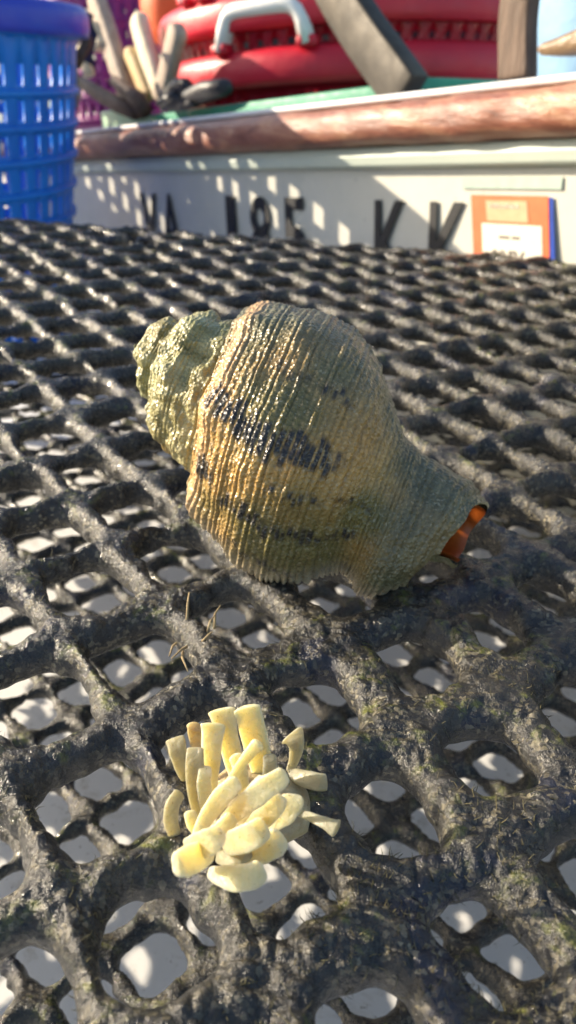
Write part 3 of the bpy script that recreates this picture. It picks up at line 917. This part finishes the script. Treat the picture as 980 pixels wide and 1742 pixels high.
upper, _, _ = basket('red_basket', uc, BW, RR - .016, .245, .30, .046, .020, 4, 76, .4, M_REDWALL, M_RED,
                     'upper of the two nested round red baskets, cut off by the top of the photo', 'basket', 'nested red baskets in the boat', 0.0, .135, .16, [.787, .815])
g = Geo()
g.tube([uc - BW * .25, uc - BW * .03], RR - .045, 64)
g.obj('slot_light_block', M_BLACK, upper)  # black drum added inside the basket so its slots look dark
def rim_angle(px, c):
    """angle on the rim circle where the viewing column px meets the near side"""
    best = None
    for an in np.linspace(-math.pi, math.pi, 1441):
        p = c + RR * (math.cos(an) * ra + math.sin(an) * rb)
        if (p - c) @ (CAM - c) < 0: continue
        q = RC.T @ (p - CAM)
        e = abs(q[0] / q[2] * F_PX + CX - px)
        if best is None or e < best[0]: best = (e, an)
    return best[1]
handle(lower, red_c, RR - .006, rim_angle(378, red_c), rim_angle(524, red_c), .046, ra, rb)
handle(upper, uc, RR - .006, rim_angle(318, uc), rim_angle(345, uc), .046, ra, rb)

# purple basket behind the stakes
pc = at_depth(205, -60, 1.95)
basket('purple_basket', pc, BW, .235, .19, .36, .05, .015, 6, 50, .4, M_PURPLE, M_PURPLE, 'purple plastic basket behind the wooden stakes at the top left', 'basket', None, .004, .12, .4)

# orange float between the purple and the red basket
g = Geo()
oc = at_depth(298, 8, 1.62)
V, Fc = [], []
nlat, nlon = 20, 28
for i in range(nlat + 1):
    th = math.pi * i / nlat
    for j in range(nlon):
        an = 2 * math.pi * j / nlon
        rr = .070 * math.sin(th) * (1 + .02 * math.cos(6 * an))
        V.append(oc + rr * (math.cos(an) * BU + math.sin(an) * BN) + .088 * math.cos(th) * BW)
for i in range(nlat):
    for j in range(nlon):
        Fc.append((i * nlon + j, i * nlon + (j + 1) % nlon, (i + 1) * nlon + (j + 1) % nlon, (i + 1) * nlon + j))
fl = empty('float', oc - BW * .09, 'round orange plastic float wedged beside the red baskets', 'float')
g.add(V, Fc); g.obj('body', M_ORANGE, fl)
Geo().tube([oc + BW * .085 + BU * .018 * math.cos(t) + BW * .018 * math.sin(t) for t in np.linspace(0, math.pi, 9)], .006, 8).obj('eye', M_ORANGE, fl)

# ------------------------------------------------------------------ green tray behind the gunwale
tr = empty('tray', boat(-.35, -.2, .09), 'low green plastic tray lying along the gunwale under the red baskets', 'tray')
def tray_wall(u0, u1, n0, n1, w0, w1, mat, nm='side'):
    return Geo().box(boat(u0, n0, w0), (u1 - u0) * BU, (n1 - n0) * BN, (w1 - w0) * BW).obj(nm, mat, tr, True, .003)
ua, ub = -.80, -.09
tray_wall(ua, -.63, -.085, -.080, .085, .134, M_PALEGREEN, 'front')
tray_wall(-.628, ub, -.085, -.080, .085, .120, M_GREEN, 'front')
tray_wall(ua, ub, -.36, -.355, .085, .128, M_GREEN, 'back')
tray_wall(ua, ua + .005, -.354, -.086, .085, .128, M_GREEN, 'end')
tray_wall(ub - .005, ub, -.354, -.086, .085, .124, M_GREEN, 'end')
tray_wall(ua + .006, ub - .006, -.354, -.0855, .085, .090, M_GREEN, 'floor')

# ------------------------------------------------------------------ timber, ropes and other gear in the boat
def plank(name, top, bot, n, wid, thk, mat, label, cat, group=None, taper=1.0, round_=.004):
    """a board from picture point top to bot, standing in the plane n inboard of the hull"""
    p, q = boat_px(*top, n), boat_px(*bot, n)
    ax = p - q; ln = np.linalg.norm(ax); ax /= ln
    s = np.cross(ax, BN); s /= np.linalg.norm(s); d = np.cross(s, ax)
    V, Fc = [], []
    seg = 12
    pr = [(-.5, -.5), (.5, -.5), (.5, .5), (-.5, .5)]
    for k in range(seg + 1):
        t = k / seg
        w = wid * (1 + (taper - 1) * t) * (1 - .35 * max(0, (t - .93) / .07) ** 2)
        c = q + ax * ln * t
        c = c + s * wid * .05 * math.sin(5 * t + wid * 900) 
        for a, b in pr:
            V.append(c + s * a * w + d * b * thk)
    for k in range(seg):
        for j in range(4):
            Fc.append((k * 4 + j, k * 4 + (j + 1) % 4, k * 4 + 4 + (j + 1) % 4, k * 4 + 4 + j))
    Fc += [(3, 2, 1, 0), tuple(seg * 4 + j for j in range(4))]
    g = Geo(); g.add(V, Fc)
    return tag(g.obj(name, mat, None, True, round_, 2), label, cat, group)
SG = 'wooden stakes standing in the green tray'
plank('wooden_stake', (234, 24), (272, 166), -.13, .036, .022, M_STAKE, 'tall cream wooden stake with a rounded top, leaning left of the red baskets', 'stake', SG, .95, .008)
plank('wooden_stake', (219, 84), (255, 168), -.12, .026, .02, M_STAKE2, 'short yellowish wooden stake leaning against the tall cream one', 'stake', SG, .95, .007)
plank('wooden_stake', (306, 45), (272, 172), -.10, .028, .02, M_GREYWOOD, 'tan grey stake tilted to the right against the red baskets', 'stake', SG, 1.0, .005)
plank('wooden_stake', (160, -10), (222, 175), -.11, .033, .022, M_GREYWOOD, 'long weathered grey stake leaning beside the blue basket', 'stake', SG, 1.0, .005)
plank('wooden_stake', (160, 42), (172, 82), -.10, .030, .02, M_STAKE, 'short white stake stub leaning on the long grey stake', 'stake', SG, 1.0, .006)
plank('metal_leg', (548, -60), (694, 166), -.075, .044, .024, M_STEEL, 'grey galvanised metal strut slanting down onto the gunwale', 'strut', None, 1.0, .0025)
plank('post', (888, -40), (878, 135), -.078, .030, .016, M_POST, 'upright brown timber post behind the gunwale at the right', 'post', None, 1.0, .002)
def stick(name, pts, n, rad, mat, label, cat, group=None):
    P = [boat_px(x, y, n) for x, y in pts]
    return tag(Geo().tube(P, rad, 12).obj(name, mat), label, cat, group)
stick('stick', [(140, 140), (165, 158), (200, 178), (232, 192)], -.065, [.009, .011, .012, .010], M_DARKWOOD, 'dark brown stick lying on the gunwale, the left one of two', 'stick', 'dark sticks on the gunwale')
stick('stick', [(195, 138), (215, 155), (236, 172), (246, 190)], -.070, [.008, .010, .013, .012], M_DARKWOOD, 'short dark brown stick in front of the pale stakes, the right one of two', 'stick', 'dark sticks on the gunwale')
stick('tool_handle', [(98, 12), (108, 42), (122, 72)], .03, [.011, .011, .011], M_GREYWOOD, 'thin tan wooden tool handle leaning over the blue basket rim', 'tool')
stick('tool_handle', [(136, 78), (146, 104), (152, 128)], -.02, [.006, .008, .009], M_STAKE, 'short pale wooden handle below the knotted rope', 'tool')
# grey rope, knotted and frayed
g = Geo(); rnd = random.Random(3)
rp = empty('rope', boat_px(122, 160, .035), 'frayed grey rope hanging in a knot beside the blue basket', 'rope')
kn = boat_px(120, 80, .03)
g.tube([kn + .020 * np.array([math.cos(t) * (1 + .2 * math.sin(3 * t)), .5 * math.sin(2 * t), math.sin(t)]) for t in np.linspace(0, 4 * math.pi, 40)], .0075, 8)
g.obj('knot', M_DARKWOOD, rp)
for k in range(26):
    x0 = 112 + rnd.uniform(-4, 12); x1 = x0 + rnd.uniform(-4, 16); yb = rnd.uniform(150, 190)
    n = .03 + rnd.uniform(-.012, .012)
    Geo().tube([boat_px(x0, 88, n), boat_px((x0 + x1) / 2 + rnd.uniform(-5, 5), 130, n + .004), boat_px(x1, yb, n)], [.0032, .0030, .0012], 6).obj('strand', M_ROPE, rp)
g = Geo()
g.tube([boat_px(150, 26, -.02), boat_px(152, 55, -.018), boat_px(146, 92, -.015), boat_px(158, 120, -.03)], [.013, .012, .010, .006], 10, flat=.6)
tag(g.obj('strap', plastic('navy_webbing', (.012, .016, .06), (.02, .025, .09), .7)), 'dark navy webbing strap hanging by the knotted rope', 'strap')

# black gloves lying on the tray
def lump(pts, rad, n, seed):
    P = [boat_px(x, y, n) for x, y in pts]
    g = Geo().tube(P, rad, 14)
    V = np.array(g.V); c = V.mean(0)
    V = V + (V - c) * (vnoise(V, 60, seed) * .25)[:, None]
    g.V = [tuple(v) for v in V]
    return g
gl = empty('rubber_glove', boat_px(320, 170, -.075), 'crumpled black rubber gloves lying on the tray edge below the red rim', 'gloves')
lump([(282, 158), (300, 152), (318, 152), (326, 160)], [.006, .012, .013, .006], -.070, 5).obj('cuff', M_BLACK, gl)
lump([(300, 170), (325, 165), (350, 154), (378, 150), (390, 143)], [.005, .010, .012, .010, .004], -.066, 6).obj('palm', M_BLACK, gl)
for k, (x, y) in enumerate(((268, 176), (276, 183), (286, 186), (296, 187))):
    lump([(x + 34, y - 14), (x + 16, y - 7), (x, y)], [.007, .0065, .004], -.062, 8 + k).obj('finger', M_BLACK, gl)

# right edge: brown scoop, pale blue pail
sp = empty('scoop', boat_px(950, 80, -.03), 'brown worn wooden scoop resting on the gunwale at the right edge', 'scoop')
n = -.035
A_ = [boat_px(x, y, n) for x, y in ((906, 84), (918, 72), (945, 62), (985, 44), (1030, 30), (1040, 70), (985, 84), (940, 94), (915, 94))]
g = Geo().prism(A_, 0 * BN, -.03 * BN); g.obj('blade', M_SCOOP, sp, True, .005)
Geo().tube([boat_px(1015, 44, -.05), boat_px(1100, 0, -.05)], .011, 10).obj('handle', M_SCOOP, sp)
pb = boat_px(1062, 62, -.26)
basket('pail', pb + BW * .14, BW, .10, .085, .24, .012, .006, 1, 24, 0.0, M_PALEBLUE, M_WHITEP, 'pale blue plastic pail standing behind the brown post', 'pail')
